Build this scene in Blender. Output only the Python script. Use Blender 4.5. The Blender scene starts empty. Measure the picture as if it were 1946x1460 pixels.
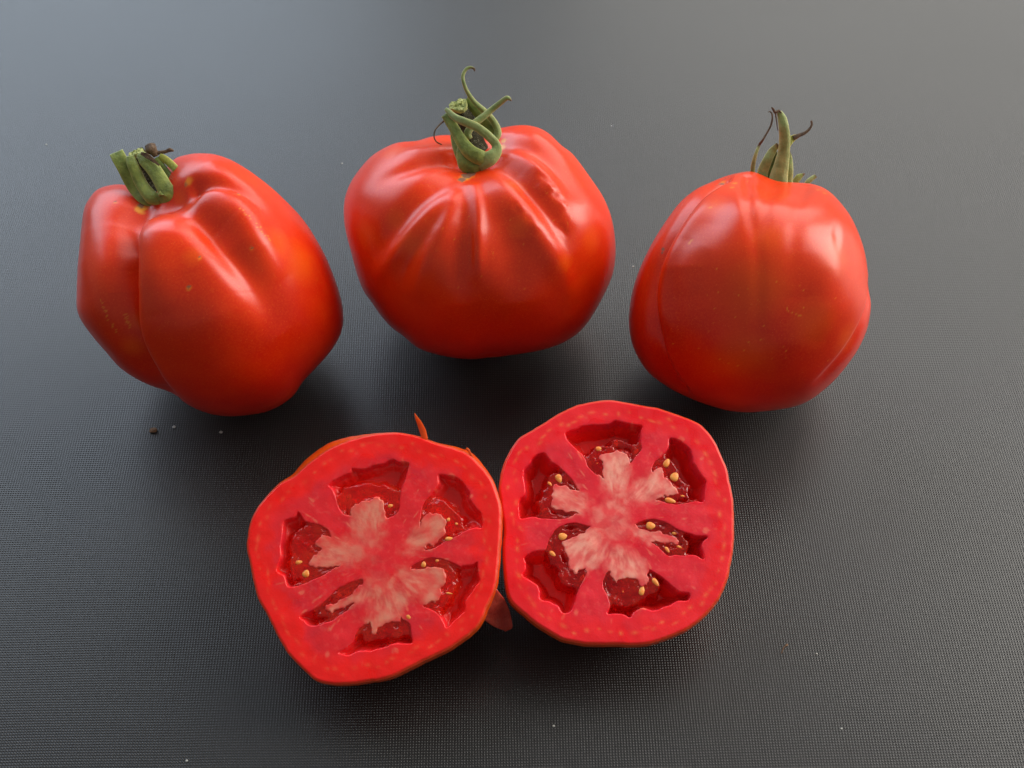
import bpy, math, random
import numpy as np
from mathutils import Vector, noise as mnoise

random.seed(7)
rng = np.random.default_rng(7)
S = bpy.context.scene
C = S.collection

# ------------------------------------------------------------------ camera
TH = math.radians(51.5)          # looking down
FPX = 2386.0                     # focal length in photo pixels (1946 wide)
Z0 = 0.42                        # metres from lens to the table at the picture centre
CAM = np.array([0.0, -Z0*math.cos(TH), Z0*math.sin(TH)])
RGT = np.array([1.0, 0, 0])
FWD = np.array([0, math.cos(TH), -math.sin(TH)])
UPV = np.array([0, math.sin(TH), math.cos(TH)])
cd = bpy.data.cameras.new('camera'); cam = bpy.data.objects.new('camera', cd); C.objects.link(cam)
cam.location = CAM; cam.rotation_euler = (math.pi/2-TH, 0, 0)
cd.sensor_width = 36; cd.lens = FPX/1946*36
cd.clip_start = 0.01; cd.clip_end = 50
cd.dof.use_dof = True; cd.dof.focus_distance = 0.372; cd.dof.aperture_fstop = 22
S.camera = cam

def ray(u, v):
    """ray through photo pixel (u,v), scaled to unit depth along the optical axis"""
    u = np.asarray(u, float); v = np.asarray(v, float)
    return FWD + ((u-973)/FPX)[..., None]*RGT - ((v-730)/FPX)[..., None]*UPV
def at(u, v, Z): return CAM + ray(u, v)*np.asarray(Z, float)[..., None]
def on_table(u, v, z=0.0):
    r = ray(u, v); return CAM + r*((z-CAM[2])/r[..., 2])[..., None]
def proj(P):
    d = P-CAM; z = d@FWD
    return np.stack([973+FPX*(d@RGT)/z, 730-FPX*(d@UPV)/z], -1)

# ------------------------------------------------------------------ world and lights
w = bpy.data.worlds.new('World'); S.world = w; w.use_nodes = True
bg = w.node_tree.nodes['Background']; bg.inputs[0].default_value = (1.0, 0.975, 0.94, 1); bg.inputs[1].default_value = 0.28

def area(name, loc, target, sx, sy, power, col):
    l = bpy.data.lights.new(name, 'AREA'); l.shape = 'RECTANGLE'; l.size = sx; l.size_y = sy
    l.energy = power; l.color = col
    o = bpy.data.objects.new(name, l); C.objects.link(o); o.location = loc
    o.rotation_euler = (Vector(target)-Vector(loc)).to_track_quat('-Z', 'Y').to_euler()
    o['kind'] = 'structure'
    return o
# daylight comes in through tall windows on the far side of the table
area('window_or_added_light', (0.60, 1.38, 0.82), (0.05, 0, 0), 1.10, 1.05, 11.5, (1.0, 0.97, 0.92))
area('window_or_added_light', (1.50, 0.55, 0.74), (0.05, 0, 0), 1.00, 1.20, 36, (1.0, 0.95, 0.87))
area('window_or_added_light', (-0.92, 1.33, 0.74), (0, 0, 0), 1.6, 0.90, 22, (0.71, 0.84, 1.0))
# dimmer lamps added above the windows, softening the upper edge of their reflections
area('window_or_added_light', (0.55, 0.92, 1.42), (0.05, 0, 0), 0.75, 0.45, 2.2, (1.0, 0.97, 0.92))
area('window_or_added_light', (1.12, 0.42, 1.42), (0.05, 0, 0), 0.90, 0.50, 5.5, (1.0, 0.95, 0.87))
area('window_or_added_light', (-0.72, 1.02, 1.25), (0, 0, 0), 1.5, 0.45, 5.5, (0.75, 0.86, 1.0))

S.view_settings.view_transform = 'Standard'; S.view_settings.look = 'None'
S.view_settings.exposure = 0; S.view_settings.gamma = 1
try:
    S.cycles.use_denoising = True
except Exception: pass

# ------------------------------------------------------------------ helpers
def mesh_obj(name, V, F, mat, parent=None, smooth=True, col=None):
    me = bpy.data.meshes.new(name)
    V = np.asarray(V, float)
    if isinstance(F, np.ndarray) and F.ndim == 2:
        n, k = F.shape
        me.vertices.add(len(V)); me.vertices.foreach_set('co', V.ravel())
        me.loops.add(n*k); me.loops.foreach_set('vertex_index', F.ravel().astype(np.int32))
        me.polygons.add(n)
        me.polygons.foreach_set('loop_start', np.arange(0, n*k, k, dtype=np.int32))
        me.update(calc_edges=True); me.validate()
    else:
        me.from_pydata([tuple(p) for p in V], [], [tuple(f) for f in F])
    if smooth: me.polygons.foreach_set('use_smooth', np.ones(len(me.polygons), bool))
    if col is not None:
        for an, a in col.items():
            if a.ndim == 2:
                at_ = me.attributes.new(an, 'FLOAT_COLOR', 'POINT')
                at_.data.foreach_set('color', np.hstack([a, np.ones((len(a), 1))]).astype(np.float32).ravel())
            else:
                at_ = me.attributes.new(an, 'FLOAT', 'POINT'); at_.data.foreach_set('value', a.astype(np.float32))
    me.materials.append(mat)
    o = bpy.data.objects.new(name, me); C.objects.link(o)
    if parent is not None:
        o.parent = parent; o.matrix_parent_inverse = parent.matrix_world.inverted()
    return o
def thing(name, loc, label, cat, group=None):
    o = bpy.data.objects.new(name, None); C.objects.link(o); o.location = loc; o.empty_display_size = 0.02
    bpy.context.view_layer.update()
    from mathutils import Matrix
    o.matrix_world = Matrix.Translation(Vector(loc))
    tag(o, label, cat, group); return o
def tag(o, label=None, cat=None, group=None, kind=None):
    if label: o['label'] = label
    if cat: o['category'] = cat
    if group: o['group'] = group
    if kind: o['kind'] = kind
    return o

def smooth_open(P, n):
    """Catmull-Rom through the points, n samples"""
    P = np.asarray(P, float); Q = np.vstack([2*P[0]-P[1], P, 2*P[-1]-P[-2]])
    t = np.linspace(0, len(P)-1-1e-9, n); i = t.astype(int); f = (t-i)[:, None]
    a, b, c, d = Q[i], Q[i+1], Q[i+2], Q[i+3]
    return 0.5*((2*b)+(-a+c)*f+(2*a-5*b+4*c-d)*f**2+(-a+3*b-3*c+d)*f**3)
def smooth_closed(P, n):
    P = np.asarray(P, float); m = len(P)
    t = np.linspace(0, m, n, endpoint=False); i = t.astype(int); f = (t-i)[:, None]
    a, b, c, d = P[(i-1) % m], P[i % m], P[(i+1) % m], P[(i+2) % m]
    return 0.5*((2*b)+(-a+c)*f+(2*a-5*b+4*c-d)*f**2+(-a+3*b-3*c+d)*f**3)
def Zm(ox, oy, s):            # enlarged-crop coordinates -> photo pixels
    return lambda pts: np.asarray(pts, float)/s + np.array([ox, oy])
def sstep(a, b, x):
    t = np.clip((x-a)/(b-a), 0, 1); return t*t*(3-2*t)

def vnoise(P, scale, seed=0, octaves=3):
    """cheap smooth vectorised value noise for (n,k) arrays"""
    P = np.asarray(P, float)*scale; out = np.zeros(len(P)); amp = 1; tot = 0
    for o in range(octaves):
        Q = P*(2**o)+seed*17.13+o*5.7; I = np.floor(Q).astype(np.int64); f = Q-I; f = f*f*(3-2*f)
        k = P.shape[1]; acc = np.zeros(len(P))
        for c in range(2**k):
            wgt = np.ones(len(P)); h = np.zeros(len(P), np.int64)
            for j in range(k):
                b = (c >> j) & 1
                wgt = wgt*(f[:, j] if b else 1-f[:, j]); h = h ^ ((I[:, j]+b)*[73856093, 19349663, 83492791][j])
            h = (h ^ (h >> 13))*1274126177 & 0x7fffffff; h = (h ^ (h >> 15)) & 0xffff
            acc += wgt*(h/65535.0)
        out += amp*acc; tot += amp; amp *= .5
    return out/tot

def poly_sdf(P, poly):
    """signed distance (positive inside)"""
    P = np.asarray(P, float); A = np.asarray(poly, float); B = np.roll(A, -1, 0)
    lo, hi = A.min(0)-3, A.max(0)+3; near = np.where(((P >= lo) & (P <= hi)).all(1))[0]
    if len(near) < len(P):
        res = np.full(len(P), -3.0)
        if len(near): res[near] = np.maximum(poly_sdf(P[near], A), -3.0)
        return res
    out = np.empty(len(P))
    for s in range(0, len(P), 20000):
        p = P[s:s+20000]
        d = (B-A).astype(np.float32); L = (d**2).sum(1)+1e-12; pf = p.astype(np.float32); Af = A.astype(np.float32)
        ax, ay = pf[:, :1]-Af[:, 0], pf[:, 1:]-Af[:, 1]
        t = np.clip((ax*d[:, 0]+ay*d[:, 1])/L, 0, 1)
        D = np.sqrt(((ax-t*d[:, 0])**2+(ay-t*d[:, 1])**2).min(1))
        c = ((A[None, :, 1] > p[:, 1:2]) != (B[None, :, 1] > p[:, 1:2])) & \
            (p[:, 0:1] < (B[:, 0]-A[:, 0])*(p[:, 1:2]-A[:, 1])/(B[:, 1]-A[:, 1]+1e-18)+A[:, 0])
        out[s:s+20000] = np.where(c.sum(1) % 2 == 1, D, -D)
    return out

# ------------------------------------------------------------------ materials
class N:
    def __init__(s, name):
        s.m = bpy.data.materials.new(name); s.m.use_nodes = True; s.t = s.m.node_tree
        s.b = s.t.nodes['Principled BSDF']
    def n(s, typ, **kw):
        x = s.t.nodes.new(typ)
        for k, v in kw.items(): setattr(x, k, v)
        return x
    def l(s, a, b): s.t.links.new(a, b)
    def math(s, op, a, b=None, c=None):
        x = s.n('ShaderNodeMath', operation=op)
        for i, v in enumerate((a, b, c)):
            if v is None: continue
            if isinstance(v, (int, float)): x.inputs[i].default_value = v
            else: s.l(v, x.inputs[i])
        return x.outputs[0]
    def noise(s, vec, scale, detail=3, rough=.5):
        x = s.n('ShaderNodeTexNoise'); x.inputs['Scale'].default_value = scale
        x.inputs['Detail'].default_value = detail; x.inputs['Roughness'].default_value = rough
        s.l(vec, x.inputs['Vector']); return x.outputs['Fac']
    def ramp(s, fac, stops):
        x = s.n('ShaderNodeValToRGB'); e = x.color_ramp.elements
        while len(e) < len(stops): e.new(.5)
        for i, (p, c) in enumerate(stops):
            e[i].position = p; e[i].color = (*c, 1) if len(c) == 3 else c
        s.l(fac, x.inputs[0]); return x.outputs[0]
    def mix(s, f, a, b, mode='MIX'):
        x = s.n('ShaderNodeMix', data_type='RGBA', blend_type=mode)
        for i, v in ((0, f), (6, a), (7, b)):
            if isinstance(v, (int, float)): x.inputs[i].default_value = v
            elif isinstance(v, tuple): x.inputs[i].default_value = (*v, 1)
            else: s.l(v, x.inputs[i])
        return x.outputs[2]
    def bump(s, h, strength, dist):
        x = s.n('ShaderNodeBump'); x.inputs['Strength'].default_value = strength; x.inputs['Distance'].default_value = dist
        s.l(h, x.inputs['Height']); s.l(x.outputs[0], s.b.inputs['Normal']); return x
    def set(s, **kw):
        for k, v in kw.items():
            k = k.replace('_', ' ')
            s.b.inputs[k].default_value = (*v, 1) if isinstance(v, tuple) and len(v) == 3 and k != 'Subsurface Radius' else v

def mat_table():
    a = N('dotted_mat'); geo = a.n('ShaderNodeNewGeometry'); pos = geo.outputs['Position']
    rot = a.n('ShaderNodeVectorRotate', rotation_type='Z_AXIS'); rot.inputs['Angle'].default_value = math.radians(-1.1)
    a.l(pos, rot.inputs['Vector'])
    wob = a.n('ShaderNodeTexNoise'); wob.inputs['Scale'].default_value = 14; wob.inputs['Detail'].default_value = 2
    a.l(pos, wob.inputs['Vector'])
    wsub = a.n('ShaderNodeVectorMath', operation='SUBTRACT'); a.l(wob.outputs['Color'], wsub.inputs[0]); wsub.inputs[1].default_value = (.5, .5, .5)
    wsc = a.n('ShaderNodeVectorMath', operation='SCALE'); a.l(wsub.outputs[0], wsc.inputs[0]); wsc.inputs['Scale'].default_value = 0.0016
    add = a.n('ShaderNodeVectorMath', operation='ADD'); a.l(rot.outputs[0], add.inputs[0]); a.l(wsc.outputs[0], add.inputs[1])
    sp = a.n('ShaderNodeSeparateXYZ'); a.l(add.outputs[0], sp.inputs[0])
    k = 2*math.pi/PITCH
    kx = a.math('MULTIPLY', sp.outputs[0], k); ky = a.math('MULTIPLY', sp.outputs[1], k)
    sx, cx = a.math('SINE', kx), a.math('COSINE', kx); sy, cy = a.math('SINE', ky), a.math('COSINE', ky)
    # height = A (1+cos kx)(1+cos ky): the pips of the mat, slopes written out exactly
    A = 0.85
    pk = a.math('MULTIPLY', a.math('MULTIPLY', a.math('ADD', cx, 1.0), a.math('ADD', cy, 1.0)), .25)
    nx = a.math('MULTIPLY', a.math('MULTIPLY', a.math('MULTIPLY', sx, pk), a.math('ADD', cy, 1.0)), A)
    ny = a.math('MULTIPLY', a.math('MULTIPLY', a.math('MULTIPLY', sy, pk), a.math('ADD', cx, 1.0)), A)
    # wear: the pips are flatter and duller in patches
    nz = a.noise(pos, 9, 4)
    big = a.noise(pos, 900, 2)
    jx = a.math('MULTIPLY', a.math('SUBTRACT', big, .5), .05)
    cmb = a.n('ShaderNodeCombineXYZ'); a.l(a.math('ADD', nx, jx), cmb.inputs[0]); a.l(a.math('ADD', ny, jx), cmb.inputs[1]); cmb.inputs[2].default_value = 1
    nm = a.n('ShaderNodeVectorMath', operation='NORMALIZE'); a.l(cmb.outputs[0], nm.inputs[0]); a.l(nm.outputs[0], a.b.inputs['Normal'])
    pip = a.math('MULTIPLY', a.math('MULTIPLY', a.math('ADD', cx, 1.0), a.math('ADD', cy, 1.0)), .25)
    colr = a.mix(pip, (0.004, 0.004, 0.0042), (0.012, 0.0118, 0.0112))
    dust = a.ramp(a.noise(pos, 2600, 1), [(0.72, (0, 0, 0)), (0.80, (1, 1, 1))])
    colr = a.mix(a.math('MULTIPLY', dust, .12), colr, (.4, .4, .38))
    a.l(colr, a.b.inputs['Base Color'])
    rr = a.math('MULTIPLY_ADD', nz, .12, .25)
    a.l(rr, a.b.inputs['Roughness'])
    a.set(Specular_IOR_Level=0.72)
    return a.m
PITCH = 0.00078

def mat_skin(name, hue=0.0, orange=0.5):
    a = N(name); tc = a.n('ShaderNodeTexCoord'); p = tc.outputs['Object']
    big = a.noise(p, 28, 3, .55)
    base = a.ramp(big, [(0.32, (0.54, 0.003, 0.0008)), (0.52, (0.66, 0.009, 0.001)), (0.74, (0.78, 0.034, 0.0012))])
    at_ = a.n('ShaderNodeAttribute', attribute_name='orange')
    base = a.mix(a.math('MULTIPLY', at_.outputs['Fac'], orange), base, (0.80, 0.115, 0.004))
    # fine pale flecks and pores in the skin
    sp = a.n('ShaderNodeTexVoronoi'); sp.inputs['Scale'].default_value = 1500; a.l(p, sp.inputs['Vector'])
    fl = a.math('LESS_THAN', sp.outputs['Distance'], .22)
    fine = a.noise(p, 700, 2)
    fl = a.math('MULTIPLY', fl, a.math('GREATER_THAN', fine, .56))
    base = a.mix(a.math('MULTIPLY', fl, .22), base, (0.85, 0.30, 0.07))
    grain = a.ramp(a.noise(p, 1700, 2), [(.42, (0, 0, 0)), (.68, (1, 1, 1))])
    base = a.mix(a.math('MULTIPLY', grain, .16), base, (0.9, 0.13, 0.006))
    # corky tan marks
    cork = a.n('ShaderNodeAttribute', attribute_name='cork')
    ringc = a.n('ShaderNodeAttribute', attribute_name='yellow')
    base = a.mix(ringc.outputs['Fac'], base, (0.80, 0.33, 0.025))
    ck = a.mix(a.noise(p, 900, 3), (0.10, 0.035, 0.02), (0.30, 0.15, 0.09))
    base = a.mix(cork.outputs['Fac'], base, ck)
    a.l(base, a.b.inputs['Base Color'])
    r = a.math('MULTIPLY_ADD', a.noise(p, 60, 4), .12, .25)
    r = a.math('MULTIPLY_ADD', cork.outputs['Fac'], .4, r)
    a.l(r, a.b.inputs['Roughness'])
    a.set(Subsurface_Weight=0.22, Subsurface_Scale=0.004, Specular_IOR_Level=0.38)
    a.b.inputs['Subsurface Radius'].default_value = (1.0, 0.12, 0.05)
    h = a.math('ADD', a.math('MULTIPLY', a.noise(p, 1400, 2), .35), a.math('MULTIPLY', a.noise(p, 260, 3), .65))
    a.bump(h, 0.08, 0.0005)
    return a.m

def mat_flesh(name, tint):
    a = N(name); tc = a.n('ShaderNodeTexCoord'); p = tc.outputs['Object']
    at_ = a.n('ShaderNodeAttribute', attribute_name='tone')
    g = a.noise(p, 1500, 3, .6); g2 = a.noise(p, 350, 3)
    c = a.mix(a.math('MULTIPLY', g, .12), at_.outputs['Color'], (0.95, 0.11, 0.10), 'MIX')
    c = a.mix(1.0, c, tint, 'MULTIPLY')
    a.l(c, a.b.inputs['Base Color'])
    wet = a.n('ShaderNodeAttribute', attribute_name='wet')
    r = a.math('MULTIPLY_ADD', g2, .25, .33); r = a.math('SUBTRACT', r, a.math('MULTIPLY', wet.outputs['Fac'], .25))
    a.l(r, a.b.inputs['Roughness'])
    a.set(Subsurface_Weight=0.45, Subsurface_Scale=0.0035, Specular_IOR_Level=0.35)
    a.b.inputs['Subsurface Radius'].default_value = (1.0, 0.15, 0.10)
    h = a.math('ADD', a.math('MULTIPLY', g, .6), a.math('MULTIPLY', g2, .25))
    a.bump(h, 0.22, 0.0004)
    return a.m
def mat_gel(lo, hi):
    a = N('seed_gel'); tc = a.n('ShaderNodeTexCoord'); p = tc.outputs['Object']
    c = a.ramp(a.noise(p, 220, 3), [(.35, lo), (.7, hi)])
    a.l(c, a.b.inputs['Base Color'])
    a.set(Roughness=0.07, IOR=1.36, Transmission_Weight=0.78, Subsurface_Weight=0.3, Subsurface_Scale=0.002, Specular_IOR_Level=0.6)
    a.bump(a.noise(p, 520, 2), 0.6, 0.0010)
    return a.m
def mat_plain(name, stops, scale, rough=.6, bump=.4, sss=0., bscale=None, spec=.4):
    a = N(name); tc = a.n('ShaderNodeTexCoord'); p = tc.outputs['Object']
    c = a.ramp(a.noise(p, scale, 4, .6), stops); a.l(c, a.b.inputs['Base Color'])
    a.set(Roughness=rough, Subsurface_Weight=sss, Subsurface_Scale=0.001, Specular_IOR_Level=spec)
    if bump: a.bump(a.noise(p, bscale or scale*4, 3, .65), bump, .0005)
    return a.m
def mat_sepal(name, lo, hi, tip=(0.10, 0.055, 0.02), browning=1.0):
    a = N(name); tc = a.n('ShaderNodeTexCoord'); p = tc.outputs['Object']
    c = a.ramp(a.noise(p, 320, 4, .6), [(.3, lo), (.72, hi)])
    f = a.n('ShaderNodeAttribute', attribute_name='along')       # 0 at the base, 1 at the tip
    edge = a.n('ShaderNodeAttribute', attribute_name='rim')
    c = a.mix(a.math('MULTIPLY', edge.outputs['Fac'], .55), c, (hi[0]*1.7, hi[1]*1.45, hi[2]*1.5))
    dry = a.math('MULTIPLY_ADD', a.noise(p, 200, 3), .35, a.math('SUBTRACT', f.outputs['Fac'], .17))
    dry = a.ramp(dry, [(.86, (0, 0, 0)), (.97, (browning,)*3)])
    c = a.mix(dry, c, tip)
    a.l(c, a.b.inputs['Base Color'])
    a.set(Roughness=.55, Subsurface_Weight=.15, Subsurface_Scale=.001, Specular_IOR_Level=.35, Sheen_Weight=.25, Sheen_Roughness=.5)
    a.bump(a.noise(p, 1600, 3, .7), .55, .0004)
    return a.m

M_table = mat_table()
M_green = mat_sepal('calyx_green', (0.085, 0.125, 0.014), (0.25, 0.31, 0.055))
M_pale = mat_sepal('calyx_pale_green', (0.14, 0.20, 0.05), (0.33, 0.40, 0.14))
M_dark = mat_sepal('calyx_dark_green', (0.05, 0.085, 0.010), (0.15, 0.21, 0.03))
M_yell = mat_sepal('calyx_yellow_green', (0.16, 0.20, 0.02), (0.40, 0.42, 0.07))
M_brown = mat_plain('dried_brown', [(.3, (0.035, 0.018, 0.009)), (.7, (0.16, 0.095, 0.05))], 500, .8, .8)
M_fuzz = mat_plain('fuzzy_stem_side', [(.35, (0.018, 0.018, 0.008)), (.7, (0.085, 0.080, 0.040))], 900, .9, .9)
M_cut = mat_plain('fresh_stem_cut', [(.3, (0.22, 0.27, 0.06)), (.7, (0.60, 0.62, 0.24))], 900, .7, .8)
M_seed = mat_plain('seed_yellow', [(.3, (0.82, 0.21, 0.025)), (.7, (0.92, 0.40, 0.09))], 500, .35, .3, sss=.3)
M_gel_red = mat_gel((.90, .012, .012), (.97, .07, .025)); M_gel_dark = mat_gel((.68, .006, .014), (.92, .05, .025))

# ------------------------------------------------------------------ the table mat
g = 1.6
xs = np.array([-g, g]); V = [(-g, -g, 0), (g, -g, 0), (g, g, 0), (-g, g, 0)]
tb = mesh_obj('table_top', V, [(0, 1, 2, 3)], M_table, smooth=False)
tag(tb, 'dark grey table mat with a fine grid of raised dots', 'table', kind='structure')

# ------------------------------------------------------------------ cube-sphere of directions
def cube_sphere(n):
    lin = np.tan(np.linspace(-1, 1, n+1)*math.pi/4)
    idx = {}; V = []; F = []
    a, b = np.meshgrid(lin, lin, indexing='ij'); one = np.ones_like(a)
    faces = [(one, a, b), (-one, b, a), (b, one, a), (a, -one, b), (a, b, one), (b, a, -one)]
    allv = np.concatenate([np.stack(f, -1).reshape(-1, 3) for f in faces])
    key = np.round(allv*1e5).astype(np.int64)
    _, first, inv = np.unique(key, axis=0, return_index=True, return_inverse=True)
    inv = inv.reshape(-1)
    V = allv[first]; V /= np.linalg.norm(V, axis=1)[:, None]
    q = []
    I = np.arange((n+1)**2).reshape(n+1, n+1)
    for k in range(6):
        J = I+k*(n+1)**2
        q.append(np.stack([J[:-1, :-1], J[1:, :-1], J[1:, 1:], J[:-1, 1:]], -1).reshape(-1, 4))
    F = inv[np.concatenate(q)]
    # orient outwards
    c = V[F].mean(1); nn = np.cross(V[F[:, 1]]-V[F[:, 0]], V[F[:, 2]]-V[F[:, 0]])
    flip = (nn*c).sum(1) < 0; F[flip] = F[flip][:, ::-1]
    return V, F
DIRS, QUADS = cube_sphere(128)

def seg_dist(P, L):
    """distance of points P (n,3) to polyline L (m,3); also parameter 0..1 and index of segment"""
    n = len(P); best = np.full(n, 1e9); par = np.zeros(n); seg = np.zeros(n, int)
    m = len(L)-1
    for i in range(m):
        d = L[i+1]-L[i]; t = np.clip(((P-L[i])@d)/(d@d+1e-18), 0, 1)
        D = np.linalg.norm(P-L[i]-t[:, None]*d, axis=1); k = D < best
        best[k] = D[k]; par[k] = (i+t[k])/m; seg[k] = i
    return best, par, seg

class Tomato:
    """outline: photo-pixel trace; centre: pixel; axis: unit vector blossom end -> stem"""
    def __init__(s, outline, centre, axis, ax_r, hue):
        s.cpx = np.array(centre, float); s.axis = np.array(axis, float); s.axis /= np.linalg.norm(s.axis)
        out = smooth_closed(outline, 720)
        Z = 0.40
        for it in range(6):
            s.build(out, Z, ax_r); low = s.P[:, 2].min()
            # slide along the ray until the underside rests on the mat
            r = ray(*s.cpx); Z += (low+0.0016)/(-r[2])
        s.Z = Z; s.out = out
        # settle: flatten what would sink into the table
        s.rest()
    def build(s, out, Z, ax_r):
        Cc = at(s.cpx[0], s.cpx[1], Z); s.C = Cc
        Wv = CAM-Cc; s.dist = np.linalg.norm(Wv); Wv /= s.dist; s.W = Wv
        s.R = np.cross(UPV, Wv); s.R /= np.linalg.norm(s.R); s.U = np.cross(Wv, s.R)
        up, lo, px, dim = ax_r          # half height above / below the centre, exponent, stem dimple
        size = 0.5*(np.ptp(out[:, 0])+np.ptp(out[:, 1]))/2*Z/FPX
        ca = DIRS@s.axis; sa = np.sqrt(np.clip(1-ca**2, 0, 1))
        H = np.where(ca > 0, up, lo)
        e = np.where(ca > 0, px, 2.05)
        rad = (np.abs(ca/H)**e+np.abs(sa)**e)**(-1/e)
        al = np.arccos(np.clip(ca, -1, 1)); rad *= 1-dim*np.exp(-(al/.36)**2)
        rad *= 1-0.05*sstep(0.1, -1, ca)
        L = DIRS*rad[:, None]*size
        # fit the outline seen from the photograph's side
        x, y, z = L@s.R, L@s.U, L@Wv
        k = 1-z/s.dist
        psi = np.arctan2(y, x); rr = np.hypot(x, y)/k
        nb = 360; b = ((psi+math.pi)/(2*math.pi)*nb).astype(int) % nb
        sil = np.zeros(nb); np.maximum.at(sil, b, rr)
        sil = np.array([max(sil[(i-1) % nb], sil[i], sil[(i+1) % nb]) for i in range(nb)])
        ro = ray(out[:, 0], out[:, 1]); ro = ro/(ro@(-Wv))[:, None]*s.dist
        q = CAM+ro-Cc; ox, oy = q@s.R, q@s.U
        po = np.arctan2(oy, ox); o = np.argsort(po); grid = -math.pi+(np.arange(nb)+.5)/nb*2*math.pi
        tgt = np.interp(grid, po[o], np.hypot(ox, oy)[o], period=2*math.pi)
        ratio = tgt/sil; Fc = np.fft.rfft(ratio)/nb
        f = np.clip(rr/np.interp(psi, grid, sil, period=2*math.pi), 0, 1)
        kk = np.full(len(L), Fc[0].real)
        for n in range(1, 46):
            att = f**(n*0.55 if n > 1 else .8)
            kk += 2*att*(Fc[n]*np.exp(1j*n*(psi+math.pi-math.pi/nb))).real
        x, y = x*kk, y*kk; z = z*Fc[0].real
        s.P = Cc+x[:, None]*s.R+y[:, None]*s.U+z[:, None]*Wv
        s.size = size*Fc[0].real
    def rest(s):
        z = s.P[:, 2]; k = 0.004
        s.P[:, 2] = np.where(z < k, 0.0002+(k-0.0002)*np.exp((z-k)/k), z)
        s.z_ok = True
    def normals(s):
        P = s.P; F = QUADS; nn = np.cross(P[F[:, 2]]-P[F[:, 0]], P[F[:, 3]]-P[F[:, 1]])
        Nn = np.zeros_like(P)
        for k in range(4): np.add.at(Nn, F[:, k], nn)
        return Nn/np.linalg.norm(Nn, axis=1)[:, None]
    def front(s):
        Nn = s.normals(); s.N = Nn; v = CAM-s.P; v /= np.linalg.norm(v, axis=1)[:, None]
        s.fr = np.where((Nn*v).sum(1) > 0.02)[0]; s.pp = proj(s.P[s.fr])
    def pick(s, pts):
        idx = []
        for p in pts:
            d = ((s.pp-p)**2).sum(1); k = np.argpartition(d, 5)[:5]; wt = 1/(d[k]+.3)**1.5; wt /= wt.sum()
            idx.append((wt@s.P[s.fr[k]], wt@s.N[s.fr[k]]))
        return np.array([a[0] for a in idx]), np.array([a[1] for a in idx]), None
    gs = 1.0
    def groove(s, pts, amps, wl, wr, kind='g'):
        """amps in mm along the trace (+ ridge, - groove); widths in mm left / right of the trace direction as seen in the photo"""
        px = smooth_open(pts, 12); L, Nn, _ = s.pick(px)
        for _ in range(2): L[1:-1] = .25*L[:-2]+.5*L[1:-1]+.25*L[2:]
        L = smooth_open(L, 26)
        cut = 3.2*max(wl, wr)/1000; box = np.where(((s.P0 > L.min(0)-cut) & (s.P0 < L.max(0)+cut)).all(1))[0]
        PB, NB = s.P0[box], s.N0[box]
        D, par, seg = seg_dist(PB, L); D *= 1000
        a = s.gs*np.interp(par, np.linspace(0, 1, len(amps)), amps)
        T = (L[1:]-L[:-1])[seg]; side = (np.cross(T, PB-L[seg])*NB).sum(1)
        wd = wr+(wl-wr)*sstep(-.6, .6, side/(np.linalg.norm(T, axis=1)*np.maximum(D, .05)/1000+1e-9))
        if kind == 'g': f = np.exp(-(D/wd)**2)
        else: f = 1/(1+(D/wd)**2)**1.5
        s.disp[box] += a*f
    def begin(s):
        s.front(); s.P0 = s.P.copy(); s.N0 = s.N.copy(); s.disp = np.zeros(len(s.P))
    def end(s):
        Z = s.P0[:, 2]; keep = sstep(0.0, 0.006, Z)
        # slight irregularity of a grown fruit, and ribs round the hidden side
        und = (vnoise(s.P0, 55, 3, 2)-.5)*0.9
        ax = s.axis; t = np.cross(ax, s.W); t /= np.linalg.norm(t); b = np.cross(ax, t)
        q = s.P0-s.C; phi = np.arctan2(q@b, q@t); ca = (q@ax)/np.linalg.norm(q, axis=1)
        back = sstep(-.05, -.5, (q@s.W)/np.linalg.norm(q, axis=1))
        rib = -2.2*np.abs(np.cos(phi*3.5+.6))**8*np.clip(1-np.abs(ca)*.6, 0, 1)*back
        E = np.concatenate([QUADS[:, [0, 1]], QUADS[:, [1, 2]], QUADS[:, [2, 3]], QUADS[:, [3, 0]]]); cnt = np.bincount(E[:, 0], minlength=len(Z))+np.bincount(E[:, 1], minlength=len(Z))
        for _ in range(3):
            nb = np.bincount(E[:, 0], s.disp[E[:, 1]], len(Z))+np.bincount(E[:, 1], s.disp[E[:, 0]], len(Z)); s.disp = .45*s.disp+.55*nb/cnt
        s.P = s.P0+s.N0*((s.disp*keep+(und+rib)*keep)/1000)[:, None]
    def add_blob(s, attr, pxpt, rad_mm, soft=.5, jag=.0, strength=1.0, ell=None):
        L, _, _ = s.pick([pxpt]); D = np.linalg.norm(s.P-L[0], axis=1)*1000
        k = np.where(D < rad_mm*1.9)[0]; D = D[k]*(1+jag*(vnoise(s.P[k], 900 if rad_mm < 4 else 160, 5, 2)-.5)*2)
        s.at[attr][k] = np.maximum(s.at[attr][k], strength*(1-sstep(rad_mm*(1-soft), rad_mm, D)))

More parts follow.
